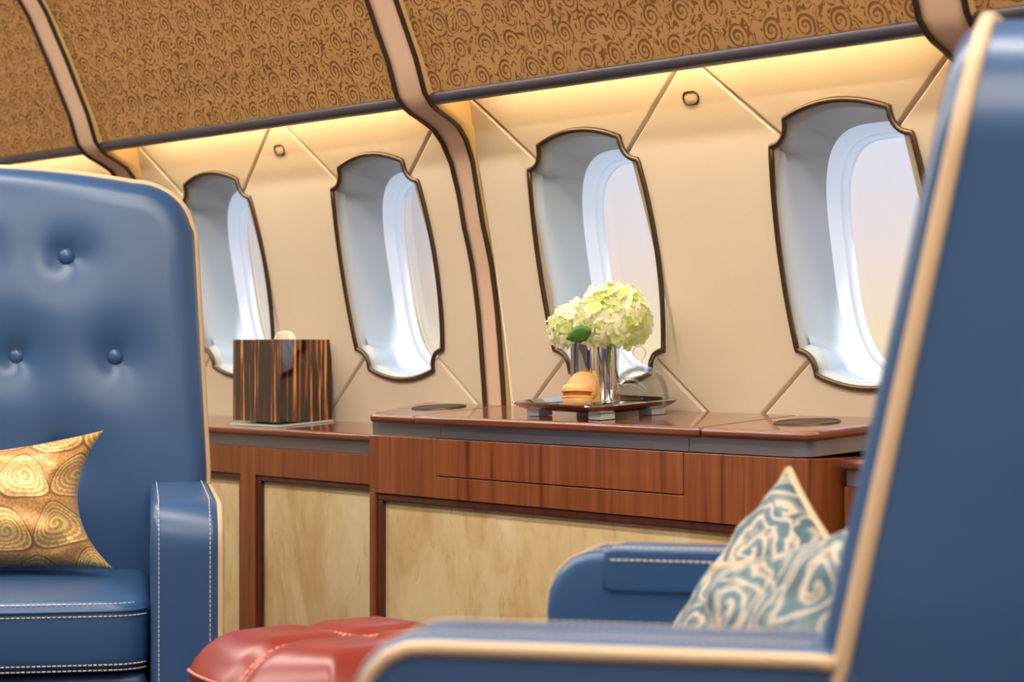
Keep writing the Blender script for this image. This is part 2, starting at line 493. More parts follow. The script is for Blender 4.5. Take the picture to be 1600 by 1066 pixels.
def rrect(x0, x1, z0, z1, r, n=8, step=.02):
    """rounded rectangle, r = radii (bl, br, tr, tl), counter-clockwise, resampled"""
    if not isinstance(r, (tuple, list)): r = (r,)*4
    p = arc(x0+r[0], z0+r[0], r[0], 180, 270, n)+arc(x1-r[1], z0+r[1], r[1], 270, 360, n)+arc(x1-r[2], z1-r[2], r[2], 0, 90, n)+arc(x0+r[3], z1-r[3], r[3], 90, 180, n)
    q = resample([(a, b, 0) for a, b in p], step, True)
    return [(a.x, a.y) for a in q]

# ------------------------------------------------------------------ the cabin section (all heights relative to the camera)
WZ = [-.80, -.30, -.093, -.010, .061, .141, .201, .250, .300, .339, .379, .44]
WY = [2.168, 2.160, 2.152, 2.140, 2.130, 2.117, 2.105, 2.092, 2.080, 2.070, 2.062, 2.047]
def interp(x, xs, ys):
    if x <= xs[0]: return ys[0]
    for a, b, c, d in zip(xs, xs[1:], ys, ys[1:]):
        if x <= b: return c+(d-c)*(x-a)/(b-a)
    return ys[-1]
def wallY(z):
    z = max(z, -.30)
    return 2.1396 - .1448*z - .1683*z*z if z > -.1 else 2.1524+.0112*min(1, (-.1-z)/.2)
def wallN(z):
    return Vector((0, -1, -(.1448+.3366*z))).normalized()
PZ = [-.50, -.30, -.092, -.03, .049, .126, .188, .240, .287, .320, .340, .349, .356, .362, .370, .385, .437, .482, .53, .62, .72, .82, .90, .95]
PY = [2.156, 2.154, 2.149, 2.143, 2.136, 2.123, 2.107, 2.096, 2.083, 2.062, 2.040, 2.027, 2.010, 1.997, 1.987, 1.976, 1.956, 1.935, 1.914, 1.868, 1.80, 1.70, 1.58, 1.47]
def crv(x, xs, ys):
    if x <= xs[0]: return ys[0]
    if x >= xs[-1]: return ys[-1]
    i = max(k for k in range(len(xs)-1) if xs[k] <= x); h = xs[i+1]-xs[i]; t = (x-xs[i])/h
    def m(k):
        if k == 0: return (ys[1]-ys[0])/(xs[1]-xs[0])
        if k == len(xs)-1: return (ys[-1]-ys[-2])/(xs[-1]-xs[-2])
        a, b = (ys[k]-ys[k-1])/(xs[k]-xs[k-1]), (ys[k+1]-ys[k])/(xs[k+1]-xs[k])
        return 0 if a*b <= 0 else 2*a*b/(a+b)
    return (2*t**3-3*t*t+1)*ys[i]+(t**3-2*t*t+t)*h*m(i)+(3*t*t-2*t**3)*ys[i+1]+(t**3-t*t)*h*m(i+1)
def ribY(z): return crv(z, PZ, PY)
BZ = [.3835, .3855, .437, .482, .53, .62, .72, .82, .90, .95]
BY = [1.9862, 1.985, 1.965, 1.944, 1.923, 1.877, 1.809, 1.709, 1.589, 1.479]

RIBX = [-3.637, -2.621, -1.600, -.585]      # left trim line of each rib
RIBW = .062
WINX = [-3.330, -2.8345, -2.318, -1.820]
EXTRA_WINX = [-4.35, -3.845, -1.305, -.80]
ZT, ZB = .398, -.150

# setting shells
floor_ = box('floor', -5.2, 1.3, -.55, 2.3, -ZC-.05, -ZC, M_DARKWOOD, None, 0)
prop(floor_, 'tan carpeted cabin floor under the seats', 'floor', kind='structure')

def grid_strip(name, xs, prof, mat, parent=None, thick=None):
    v = []; f = []; n = len(prof)
    for x in xs:
        for y, z in prof: v.append((x, y, z))
    for i in range(len(xs)-1):
        for j in range(n-1): f.append((i*n+j, i*n+j+1, (i+1)*n+j+1, (i+1)*n+j))
    return pydata(name, v, f, mat, parent, True, True)

# ceiling: centre liner between the two rows of overhead panels
cl = grid_strip('ceiling', [-5.2, -3, -1, 1.3], [(1.50, .94), (1.3, 1.02), (1.1, 1.05), (.85, 1.06), (.6, 1.05), (.4, 1.02), (.2, .94)], M_SHELL)
prop(cl, 'pale curved cabin ceiling liner', 'ceiling', kind='structure')
# opposite side wall with its own row of windows behind the camera
def opposite_wall():
    zs = [-ZC, -.07, .33, .50, .94]; ys = [-.55, -.53, -.47, -.40, .2]
    t = thing('wall_front', 'pale cabin side wall opposite the windows in view', 'wall', (0, -.5, 0), kind='structure')
    cx = [-4.8+.5*i for i in range(12)]
    v = []; f = []
    def q(x0, x1, z0, z1):
        o = len(v)
        for x, z in ((x0, z0), (x1, z0), (x1, z1), (x0, z1)): v.append((x, interp(z, zs, ys), z))
        f.append((o, o+1, o+2, o+3))
    q(-5.2, 1.3, zs[0], zs[1]); q(-5.2, 1.3, zs[2], zs[3]); q(-5.2, 1.3, zs[3], zs[4])
    e = [-5.2]
    for c in cx: e += [c-.15, c+.15]
    e.append(1.3)
    for i in range(0, len(e), 2): q(e[i], e[i+1], zs[1], zs[2])
    pydata('wall_skin', v, f, M_SHELL, t, False, True)
opposite_wall()
for nm, x in (('wall_left', -5.2), ('wall_right', 1.3)):
    w = box(nm, x-.03, x, -.6, 2.3, -ZC, 1.1, M_SHELL, None, 0) if nm == 'wall_left' else box(nm, x, x+.03, -.6, 2.3, -ZC, 1.1, M_SHELL, None, 0)
    prop(w, 'cream bulkhead closing the %s end of the cabin' % ('far' if nm == 'wall_left' else 'near'), 'wall', kind='structure')

# added fill lamps, no fixture in view: two long strips along the ceiling
for yy, lab in ((1.22, 'long warm fill lamp added on the unseen ceiling, window side'), (.48, 'long warm fill lamp added on the unseen ceiling, aisle side')):
    t = thing('ceiling_fill_lamp', lab, 'lamp', (-2.0, yy, ZC+1.03))
    box('fill_strip', -4.9, 1.0, yy-.06, yy+.06, .985, .992, M_CEILL, t, 0)
    box('housing', -4.92, 1.02, yy-.075, yy+.075, .992, 1.03, M_SHELL, t, .004)

hull = grid_strip('fuselage_skin', [-5.4, 1.5], [(2.30, .47), (2.22, .62), (2.08, .80), (1.86, 1.0), (1.55, 1.16), (1.2, 1.24), (.85, 1.26), (.5, 1.24), (.15, 1.16), (-.2, 1.0), (-.48, .72), (-.60, .50)], M_SHELL)
prop(hull, 'curved outer fuselage skin above the cabin lining', 'fuselage', kind='structure')

# ------------------------------------------------------------------ window outline (x,z relative to the window centre line)
def bez(a, c, b, n):
    return [((1-t)**2*a[0]+2*t*(1-t)*c[0]+t*t*b[0], (1-t)**2*a[1]+2*t*(1-t)*c[1]+t*t*b[1]) for t in [i/n for i in range(n+1)]]
ZM = .130
def quarter():
    """from the middle of the right side up to the middle of the top"""
    side = [(.131-.011*((i/7)**2), ZM+.1335*i/7) for i in range(8)]
    notch = bez((.1195, .2665), (.0885, .2695), (.0885, .3005), 8)
    top = [(.0885*(1-i/6), .317-.0165*((1-i/6)**2)) for i in range(7)]
    return side, notch, top
def outline_parts():
    s, n, t = quarter()
    k = len(n)//2
    q = s+n[:k+1]; u = n[k:]+t          # side half, top half
    mir = lambda L: [(-x, z) for x, z in L]; flip = lambda L: [(x, 2*ZM-z) for x, z in L]
    top = u + mir(u)[::-1][1:]          # right notch -> left notch over the top
    right = flip(q)[::-1] + q[1:]       # lower right notch -> upper right notch
    left = mir(right)[::-1]             # upper left -> lower left
    bot = flip(mir(u)) + flip(u)[::-1][1:]   # lower left -> lower right
    return right, top, left, bot
OR, OT, OL, OB = outline_parts()
def dedupe(L):
    out = []
    for p in L:
        if not out or (abs(p[0]-out[-1][0])+abs(p[1]-out[-1][1])) > 5e-4: out.append(p)
    if (abs(out[0][0]-out[-1][0])+abs(out[0][1]-out[-1][1])) < 5e-4: out.pop()
    return out
OUT = dedupe(OR+OT+OL+OB)

def dens(poly, step=.02):
    out = []; n = len(poly)
    for i in range(n):
        a, b = poly[i], poly[(i+1) % n]; d = math.hypot(b[0]-a[0], b[1]-a[1]); k = max(1, int(d/step))
        for j in range(k): out.append((a[0]+(b[0]-a[0])*j/k, a[1]+(b[1]-a[1])*j/k))
    return out
def wall_piece(name, poly, mat, parent, b=.0050, d=.0075):
    """a padded wall panel: front face inset from its outline, chamfered back to the seam"""
    poly = dedupe(poly); poly = dens(poly); ins = inset(poly, b)
    bm = bmesh.new()
    fv = [bm.verts.new((x, 0, z)) for x, z in ins]
    try: bm.faces.new(fv)
    except ValueError: pass
    bmesh.ops.triangulate(bm, faces=bm.faces[:])
    z = -.14
    while z < .42:
        bmesh.ops.bisect_plane(bm, geom=bm.verts[:]+bm.edges[:]+bm.faces[:], plane_co=(0, 0, z), plane_no=(0, 0, 1)); z += .025
    for v in bm.verts: v.co.y = wallY(v.co.z)
    V = [tuple(v.co) for v in bm.verts]; bm.verts.index_update()
    F = [tuple(v.index for v in f.verts) for f in bm.faces]; bm.free(); nf = len(F)
    o = len(V); n = len(poly)
    half = inset(poly, b*.45)
    V += [(x, wallY(z), z) for x, z in ins]
    V += [(x, wallY(z)+d*.25, z) for x, z in half]
    V += [(x, wallY(z)+d, z) for x, z in poly]
    V += [(x, wallY(z)+.02, z) for x, z in poly]
    for k in range(3):
        for i in range(n): F.append((o+k*n+i, o+k*n+(i+1) % n, o+(k+1)*n+(i+1) % n, o+(k+1)*n+i))
    # wind the front towards the cabin, give it the true surface normals
    F2 = []
    for f in F[:nf]:
        a, b_, c = (Vector(V[i]) for i in f[:3])
        F2.append(f if (b_-a).cross(c-a).y < 0 else f[::-1])
    ob = pydata(name, V, F2+F[nf:], mat, parent, True, True, keep=True)
    me = ob.data
    N = [v.normal.copy() for v in me.vertices]
    for i in range(o): N[i] = wallN(V[i][2])
    for i in range(o, o+n): N[i] = (wallN(V[i][2])+Vector(N[i])*.4*(1 if N[i].y < 0 else -1)).normalized()
    me.normals_split_custom_set_from_vertices(N)
    return ob

wall = thing('wall_back', 'cream suede window wall panelled with diagonal padded seams', 'wall', (-2.6, 2.15, 0), kind='structure')
SL = 1.22      # dx/dz of the upper diagonals
SB = 1.25
def bay(x0, x1, wins):
    shift = lambda L, xc: [(x+xc, z) for x, z in L]
    for i, xc in enumerate(wins):
        R_, T_, L_, B_ = (shift(q, xc) for q in (OR, OT, OL, OB))
        ntr, ntl = T_[0], T_[-1]; nbl, nbr = B_[0], B_[-1]
        def up(p, s, lim):
            x = p[0]+s*SL*(ZT-p[1])
            if s > 0 and x > lim: return [(lim, p[1]+(lim-p[0])/SL), (lim, ZT)]
            if s < 0 and x < lim: return [(lim, p[1]+(p[0]-lim)/SL), (lim, ZT)]
            return [(x, ZT)]
        def dn(p, s, lim):
            x = p[0]+s*SB*(p[1]-ZB)
            if s > 0 and x > lim: return [(lim, p[1]-(lim-p[0])/SB), (lim, ZB)]
            if s < 0 and x < lim: return [(lim, p[1]-(p[0]-lim)/SB), (lim, ZB)]
            return [(x, ZB)]
        last, first = i == len(wins)-1, i == 0
        ml = x0 if first else (wins[i-1]+xc)/2; mrr = x1 if last else (wins[i+1]+xc)/2
        ur, ul = up(ntr, 1, mrr), up(ntl, -1, ml)
        dr, dl = dn(nbr, 1, mrr), dn(nbl, -1, ml)
        wall_piece('wall_panel', T_+ul+ur[::-1], M_SUEDE, wall)
        wall_piece('wall_panel', B_+dr+dl[::-1], M_SUEDE, wall)
        if first:
            e = [] if len(ul) == 2 else [(ml, ZT)]
            g = [] if len(dl) == 2 else [(ml, ZB)]
            wall_piece('wall_panel', L_+dl[:1]+g+e+ul[:1], M_SUEDE, wall)
        if last:
            e = [] if len(ur) == 2 else [(mrr, ZT)]
            g = [] if len(dr) == 2 else [(mrr, ZB)]
            wall_piece('wall_panel', R_+ur[:1]+e+g+dr[:1], M_SUEDE, wall)
        else:
            xn = wins[i+1]; L2 = shift(OL, xn); T2 = shift(OT, xn); B2 = shift(OB, xn)
            ul2, dl2 = up(T2[-1], -1, mrr), dn(B2[0], -1, mrr)
            # hourglass between the two windows
            wall_piece('wall_panel', R_+ur[:1]+ul2[:1]+L2+dl2[:1]+dr[:1], M_SUEDE, wall)
HALF = RIBW-.002
bay(RIBX[0]+HALF, RIBX[1]+.004, WINX[0:2])
bay(RIBX[1]+HALF, RIBX[2]+.004, WINX[2:4])
bay(RIBX[2]+HALF, RIBX[3]+.004, EXTRA_WINX[2:4])
bay(-4.70, RIBX[0]+.004, EXTRA_WINX[0:2])
# lower lining behind the furniture and the cove roof above the panels
lo = grid_strip('lower_lining', [-5.2, 1.3], [(2.17, -ZC), (2.168, -.3), (2.168, -.14)], M_SHADE, wall)
cv = grid_strip('cove_roof', [-5.2, 1.3], [(wallY(.39)+.02, .39), (2.075, .43), (2.04, .455), (2.0, .46), (1.975, .452)], M_SHADE, wall)
grid_strip('end_lining', [-5.2, -4.70], [(wallY(z), z) for z in (-.15, 0, .1, .2, .3, .4)], M_SUEDE, wall)
grid_strip('near_lining', [-.585+HALF, 1.3], [(wallY(z), z) for z in (-.15, 0, .1, .2, .3, .4)], M_SUEDE, wall)

# ------------------------------------------------------------------ windows
def sup(a, hx, hz, n):
    c, s = math.cos(a), math.sin(a)
    return (hx*math.copysign(abs(c)**(2/n), c), hz*math.copysign(abs(s)**(2/n), s))
def make_window(idx, xc, label):
    zc = ZC+ZM
    t = thing('window_%d' % idx, label, 'window', (xc, wallY(ZM), zc), kind='structure')
    N = len(OUT)
    cz = .121
    def ang(p): return math.atan2(p[1]-ZM, p[0]*1.38)
    A = [ang(p) for p in OUT]
    def ring(hx, hz, off, n=3.2):
        L = []
        for a in A:
            x, z = sup(a, hx, hz, n); L.append((xc+x, wallY(cz+z)+off, cz+z))
        return L
    def face(loops, name, mat, par):
        v = []; f = []
        for L in loops: v += L
        for i in range(len(loops)-1):
            for j in range(N): f.append((i*N+j, i*N+(j+1) % N, (i+1)*N+(j+1) % N, (i+1)*N+j))
        return pydata(name, v, f, mat, par, True, True)
    o0 = [(xc+x, wallY(z)-.001, z) for x, z in OUT]
    i1 = inset(OUT, .0075); o1 = [(xc+x, wallY(z)+.012, z) for x, z in i1]
    i2 = inset(OUT, .0085); o2 = [(xc+x, wallY(z)+.018, z) for x, z in i2]
    mid = [tuple(Vector(a).lerp(Vector(b), .5) + Vector((0, .010, 0))) for a, b in zip(o2, ring(.118, .178, .085))]
    r0 = ring(.1165, .1745, .088)
    face([[(xc+x, wallY(z)+.006, z) for x, z in OUT], o1, o2], 'inner_lip', M_REVEAL, t)
    face([o2, mid, r0], 'reveal', M_REVEAL, t)
    rg = face([r0, ring(.114, .171, .091), ring(.108, .164, .104), ring(.1065, .1625, .106), ring(.1055, .1615, .104), ring(.101, .156, .118)], 'pane_surround', M_RING, t)
    for hx, hz, off, r, nm in ((.1075, .1635, .1045, .0009, 'gasket'), (.1005, .1555, .1185, .0022, 'seal')):
        L = ring(hx, hz, off); tube(nm, L, r, M_SEAL, rg, 6, True, True)
    tube('trim', [(xc+x, wallY(z)-.002, z) for x, z in OUT], .0040, M_BRONZE, t, 8, True, True)
    # pane: a thin curved sheet with thickness
    P0, P1 = ring(.102, .157, .117), ring(.102, .157, .121)
    def cap(L):
        v = []; f = []
        K = [1, .66, .33]
        cx_ = xc
        for s in K:
            for p in L:
                z = cz+(p[2]-cz)*s; v.append((cx_+(p[0]-cx_)*s, wallY(z)+(L[0][1]-wallY(L[0][2])), z))
        for i in range(2):
            for j in range(N): f.append((i*N+j, i*N+(j+1) % N, (i+1)*N+(j+1) % N, (i+1)*N+j))
        v.append((cx_, wallY(cz)+(L[0][1]-wallY(L[0][2])), cz))
        for j in range(N): f.append((2*N+j, 2*N+(j+1) % N, 3*N))
        return v, f
    v0, f0 = cap(P0); v1, f1 = cap(P1); o = len(v0)
    f = f0+[tuple(q+o for q in fc) for fc in f1]+[(j, (j+1) % N, o+(j+1) % N, o+j) for j in range(N)]
    sharp(pydata('pane', v0+v1, f, M_PANE, t, True, True), 40)
    return t
wl = ['curvy-framed cabin window partly hidden behind the tufted blue seat', 'curvy-framed cabin window right of the striped tissue box',
      'curvy-framed cabin window behind the hydrangeas', 'curvy-framed cabin window beside the foreground seat back']
for i, x in enumerate(WINX): make_window(i+1, x, wl[i])
for i, x in enumerate(EXTRA_WINX): make_window(i+5, x, ['curvy-framed cabin window farthest down the cabin', 'curvy-framed cabin window behind the tufted seat back', 'curvy-framed cabin window past the foreground seat', 'curvy-framed cabin window nearest the camera'][i])

# small oval call plates between windows
for xx, lab in ((-2.073, 'small oval trim plate above the hydrangeas between two windows'), (-3.089, 'small oval trim plate above the tissue box between two windows')):
    zz = .3425
    t = thing('oval_plate', lab, 'plate', (xx, wallY(zz), ZC+zz), group='oval plates on the window wall')
    ov = rrect(-.0145, .0145, -.0085, .0085, .0078, 6, .004)
    P = [(xx+a, wallY(zz+b)-.001, zz+b) for a, b in ov]
    tube('rim', P, .0012, M_BRONZE, t, 6, True, True)
    V, F = slabv(inset(ov, .001), .004, .001, .0006, 4)
    pydata('plate', [(xx+a, wallY(zz+b)-.0005+d, zz+b) for a, b, d in V], F, M_SUEDE, t, True, True)

# ------------------------------------------------------------------ ribs between the bays
def ribW(z): return .056 if z < .25 else (.056+.022*min(1, (z-.25)/.13))
def make_rib(idx, x0, label):
    t = thing('trim_%d' % idx, label, 'trim', (x0+.03, 2.15, 0), kind='structure')
    zs = []
    for a, b in zip(PZ, PZ[1:]):
        k = max(1, int((b-a)/.03))
        zs += [a+(b-a)*i/k for i in range(k)]
    zs.append(PZ[-1])
    # smooth profile
    ys = [ribY(z) for z in zs]
    for _ in range(2): ys = [ys[0]]+[(a+2*b+c)/4 for a, b, c in zip(ys, ys[1:], ys[2:])]+[ys[-1]]
    def strip(xa, xb, dy, name, mat, bulge=0):
        v = []; f = []; K = 5
        for z, y in zip(zs, ys):
            w = ribW(z)
            for k in range(K):
                q = k/(K-1); x = x0+xa(w)+(xb(w)-xa(w))*q
                v.append((x, y+dy-bulge*(1-(2*q-1)**2), z))
        n = len(zs)
        for i in range(n-1):
            for k in range(K-1): f.append((i*K+k, i*K+k+1, (i+1)*K+k+1, (i+1)*K+k))
        # side returns to the wall
        base = len(v)
        for z, y in zip(zs, ys):
            w = ribW(z); yb = max(wallY(min(z, .44))+.004, y+.02)
            v.append((x0+xa(w), yb if dy <= .001 else y+.03, z)); v.append((x0+xb(w), yb if dy <= .001 else y+.03, z))
        for i in range(n-1):
            f.append((i*K, (i+1)*K, base+2*(i+1), base+2*i))
            f.append((i*K+K-1, (i+1)*K+K-1, base+2*(i+1)+1, base+2*i+1))
        return pydata(name, v, f, mat, t, True, True)
    ed = .0085
    o = strip(lambda w: 0, lambda w: w, .0035, 'cheek', M_CHEEK)
    o2 = strip(lambda w: ed*.6, lambda w: w-ed*.6, .0008, 'inlay', M_RIB)
    for a in (lambda w: ed*.5, lambda w: w-ed*.5):
        P = [(x0+a(ribW(z)), y-.001, z) for z, y in zip(zs, ys)]
        tube('edge_trim', P, .0040, M_BRONZE, t, 8, False, True)
    # deep cheek behind the overhead section, closing the gap to the wall
    v = []; f = []
    for z, y in zip(zs, ys):
        w = ribW(z); yb = wallY(min(z, .44))+.004
        for x in (x0+.004, x0+w-.004): v += [(x, y+.003, z), (x, max(yb, y+.004), z)]
    n = len(zs)
    for i in range(n-1):
        if zs[i] > .44: break
        for s in (0, 2): f.append((i*4+s, i*4+s+1, (i+1)*4+s+1, (i+1)*4+s))
    pydata('side_cheek', v, f, M_CHEEK, t, True, True)
for i, (x, lab) in enumerate(zip(RIBX, ['bronze-edged beige wall rib left above the tufted seat', 'bronze-edged beige wall rib between the two window pairs',
                                        'bronze-edged beige wall rib at the top of the foreground seat', 'bronze-edged beige wall rib nearest the camera'])):
    make_rib(i+1, x, lab)

# ------------------------------------------------------------------ overhead panels with lower trim, and cove lights
segs = [(-5.2, RIBX[0]+.006, 'gold scroll-patterned overhead panel at the far left'), (RIBX[0]+.072, RIBX[1]+.006, 'gold scroll-patterned overhead panel above the tissue box windows'),
        (RIBX[1]+.072, RIBX[2]+.006, 'gold scroll-patterned overhead panel above the hydrangeas'), (RIBX[2]+.072, RIBX[3]+.006, 'gold scroll-patterned overhead panel right above the foreground seat'),
        (RIBX[3]+.072, 1.3, 'gold scroll-patterned overhead panel nearest the camera')]
for a, b, lab in segs:
    t = thing('overhead_panel', lab, 'overhead panel', ((a+b)/2, 1.9, 0), group='overhead panels along the window side')
    prof = []
    for (z0, y0), (z1, y1) in zip(zip(BZ, BY), zip(BZ[1:], BY[1:])):
        prof += [(crv(z0+(z1-z0)*i/4, BZ, BY), z0+(z1-z0)*i/4) for i in range(4)]
    prof.append((BY[-1], BZ[-1]))
    n = 12; xs = [a+(b-a)*i/n for i in range(n+1)]
    o = grid_strip('panel_face', xs, prof+[(y+.014, z) for y, z in prof[::-1]]+[prof[0]], M_SCROLL, t); sharp(o, 40)
    # trim bar along the lower edge
    sec = [(1.984, .3865), (1.9795, .384), (1.9785, .378), (1.981, .3715), (1.986, .3685), (1.996, .3685), (1.999, .374), (1.999, .390)]
    v = []; f = []; k = len(sec)
    for x in (a-.002, b+.002): v += [(x, y, z) for y, z in sec]
    f = [(i, (i+1) % k, k+(i+1) % k, k+i) for i in range(k)]+[tuple(range(k)), tuple(range(k, 2*k))[::-1]]
    sharp(pydata('lower_trim', v, f, M_GUNMETAL, t, True, True), 50)
    L = thing('cove_light', 'warm cove light strip hidden above the wall behind %s' % ('the ' + lab.split('overhead panel ')[1] if False else lab.replace('gold scroll-patterned ', '')), 'light strip', ((a+b)/2, 2.02, ZC+.43))
    a2, b2 = a+(.05 if a > -5 else 0), b-.03
    box('led_strip', a2, b2, 2.008, 2.022, .428, .432, M_COVE, L, 0)
    box('channel', a2-.002, b2+.002, 2.004, 2.026, .432, .440, M_SHADE, L, 0)

# ------------------------------------------------------------------ side ledges and credenza
KT = .065     # the tops rise slightly towards the wall
def make_ledge(name, lab, x0, x1, yf, stiles, bays_, z_back=-.133):
    t = thing(name, lab, 'side ledge', ((x0+x1)/2, yf+.08, 0))
    zf = lambda x, y: KT*(y-2.15)
    plan = [(x0, yf-.012), (x1, yf-.012), (x1, 2.155), (x0, 2.155)]
    prism('top', plan, z_back-.014, z_back, M_WOODH, t, .0055, zf=zf, seg=4)
    zt = z_back-.014+KT*(yf-2.15)          # underside of the top at the front
    box('metal_band', x0+.001, x1-.001, yf+.003, yf+.02, zt-.0205, zt+.001, M_BAND, t, .0008)
    zb = zt-.021
    rail = .0485
    zr = zb-rail
    box('rail', x0, x1, yf, yf+.02, zr, zb, M_WOODV, t, .001)
    for s0, s1 in stiles: box('stile', s0, s1, yf, yf+.02, -ZC+.02, zr+.0005, M_WOODV, t, .001)
    for b0, b1 in bays_:
        m = .0105
        box('molding', b0, b1, yf+.0035, yf+.018, zr-m, zr, M_WOODD, t, .003)
        box('molding', b0, b0+m, yf+.0035, yf+.018, -ZC+.02, zr-m+.001, M_WOODD, t, .003)
        box('molding', b1-m, b1, yf+.0035, yf+.018, -ZC+.02, zr-m+.001, M_WOODD, t, .003)
        box('parchment_panel', b0+m-.001, b1-m+.001, yf+.012, yf+.020, -ZC+.02, zr-m+.001, M_PARCH, t, 0)
    box('carcass', x0+.001, x1-.001, yf+.0205, 2.14, -ZC, zb-.001, M_WOODD, t, 0)
    return t
YL, YC = 2.020, 1.970
CX0, CX1 = -2.687, -1.766      # credenza front corners along X
make_ledge('side_ledge', 'low mahogany side ledge with parchment panels under the tissue box', -4.9, CX0-.002, YL, [(-3.1377, -3.090), (-3.75, -3.70), (CX0-.012, CX0-.002)], [(-3.090, CX0-.012), (-3.70, -3.1377)])
make_ledge('side_ledge', 'low mahogany side ledge showing past the credenza behind the foreground seat', CX1+.013, .9, YL, [(CX1+.013, CX1+.04), (-.6, -.54)], [(CX1+.04, -.6)])

def credenza():
    t = thing('credenza', 'polished mahogany credenza with gunmetal band and folding table front', 'credenza', (-2.27, 2.05, 0))
    zw = -.0945
    zf = lambda x, y: KT*(y-2.15)
    yb = 2.152; ov = .012
    yf = YC-ov
    sl, sr = -2.5585, -1.9467        # seams of the top
    rc = .035
    xr, xl = CX1+.010, CX0+.008
    def corner_r(x, y0, r): return [(x-r+r*math.sin(R(a)), y0+r-r*math.cos(R(a))) for a in range(0, 91, 10)]
    sk = .012      # the end returns slightly towards the wall
    left = [(xl+.010, yf), (sl-.0006, yf), (sl-.0006, yb), (xl-.105, yb), (xl-.03, yf+.055), (xl-.004, yf+.012)]
    mid = [(sl+.0006, yf), (sr-.0008, yf), (sr-.0008, yb), (sl+.0006, yb)]
    right = [(sr+.0008, yf)]+corner_r(xr, yf, rc)+[(xr+sk, yb), (sr+.0008, yb)]
    th = .0135
    tl = prism('top_leaf', left, zw-th, zw, M_WOODH, t, .006, zf=zf, seg=4)
    prism('top_leaf', mid, zw-th, zw, M_WOODH, t, .005, zf=zf, seg=4)
    tr = prism('top_leaf', right, zw-th, zw, M_WOODH, t, .006, zf=zf, seg=4)
    zt = zw-th+KT*(YC-2.15)
    bh = .0205
    # metal band, three lengths
    b1, b2 = -2.5094, -1.9798
    xc_l, xc_r = CX0+.004, CX1-.003
    fl = lambda x, y: KT*(y-YC)
    prism('metal_band', [(xc_l, YC+.003), (b1-.0005, YC+.003), (b1-.0005, YC+.02), (xc_l, YC+.02)], zt-bh, zt+.001, M_BAND, t, .0006, zf=fl)
    prism('metal_band', [(b1+.0005, YC+.003), (b2-.0005, YC+.003), (b2-.0005, YC+.02), (b1+.0005, YC+.02)], zt-bh, zt+.001, M_BAND, t, .0006, zf=fl)
    cr_ = corner_r(xc_r, YC+.003, rc-.008)
    prism('metal_band', [(b2+.0005, YC+.003)]+cr_+[(xc_r+sk*.9, 2.13), (xc_r+sk*.9-.03, 2.13), (xc_r-.04, YC+.045), (b2+.0005, YC+.02)], zt-bh, zt+.001, M_BAND, t, .0006, zf=fl)
    zb = zt-bh-.001
    # front: apron around the folding table front
    d0, d1 = -2.5157, -1.9882; zd = zb-.0560; za = zb-.0900
    box('apron', CX0, d0-.0012, YC, YC+.02, za, zb, M_WOODV, t, .0012)
    box('apron', d0-.0012, d1+.0012, YC+.0008, YC+.02, za, zd-.0014, M_WOODV, t, .0008)
    cs = corner_r(CX1, YC, rc-.003)
    prism('apron', [(d1+.0012, YC)]+cs+[(CX1+sk*.8, 2.12), (CX1+sk*.8-.03, 2.12), (CX1-.04, YC+.04), (d1+.0012, YC+.02)], za, zb, M_WOODV, t, .0012)
    box('table_front', d0, d1, YC-.0004, YC+.018, zd, zb, M_WOODV, t, .0012)
    box('dark_gap', d0-.0012, d1+.0012, YC+.006, YC+.019, zd-.0014, zb, M_BLACK, t, 0)
    # stiles and recessed panel
    s0 = CX0+.0150
    box('stile', CX0, s0, YC, YC+.02, -ZC+.02, za+.0005, M_WOODV, t, .0012)
    prism('stile', [(CX1-.05, YC)]+cs+[(CX1+sk*.8, 2.12), (CX1+sk*.8-.03, 2.12), (CX1-.05, YC+.03)], -ZC+.02, za, M_WOODV, t, .0012)
    m = .0125
    box('molding', s0, CX1-.05, YC+.0035, YC+.018, za-m, za, M_WOODD, t, .003)
    box('molding', s0, s0+m, YC+.0035, YC+.018, -ZC+.02, za-m+.001, M_WOODD, t, .003)
    box('molding', CX1-.05-m, CX1-.05, YC+.0035, YC+.018, -ZC+.02, za-m+.001, M_WOODD, t, .003)
    box('parchment_panel', s0+m-.001, CX1-.05-m+.001, YC+.012, YC+.020, -ZC+.02, za-m+.001, M_PARCH, t, 0)
    prism('carcass', [(CX0+.002, YC+.0205), (CX1-.045, YC+.0205), (CX1+sk-.03, 2.13), (CX0+.002, 2.13)], -ZC, zb-.001, M_WOODD, t, 0)
    # cup holders let into the two end leaves
    for xx, yy in ((-2.6507, 2.081), (-1.8524, 2.062)):
        zt_ = zw+KT*(yy-2.15)
        h = thing('cup_holder', None, None, (0, 0, 0)); h.parent = t
        h.location = Vector((xx, yy, ZC+zt_+.0006)) - Vector(t.location); h.rotation_euler = (math.atan(KT), 0, 0)
        lathe('rim', [(.0405, -.0005), (.041, .0012), (.042, .0018), (.0435, .0012), (.044, -.0005)], M_BRONZE, h, 40)
        lathe('well', [(.0404, .0006), (.0, .0004)], M_BLACK, h, 40)
    return t
cred = credenza()

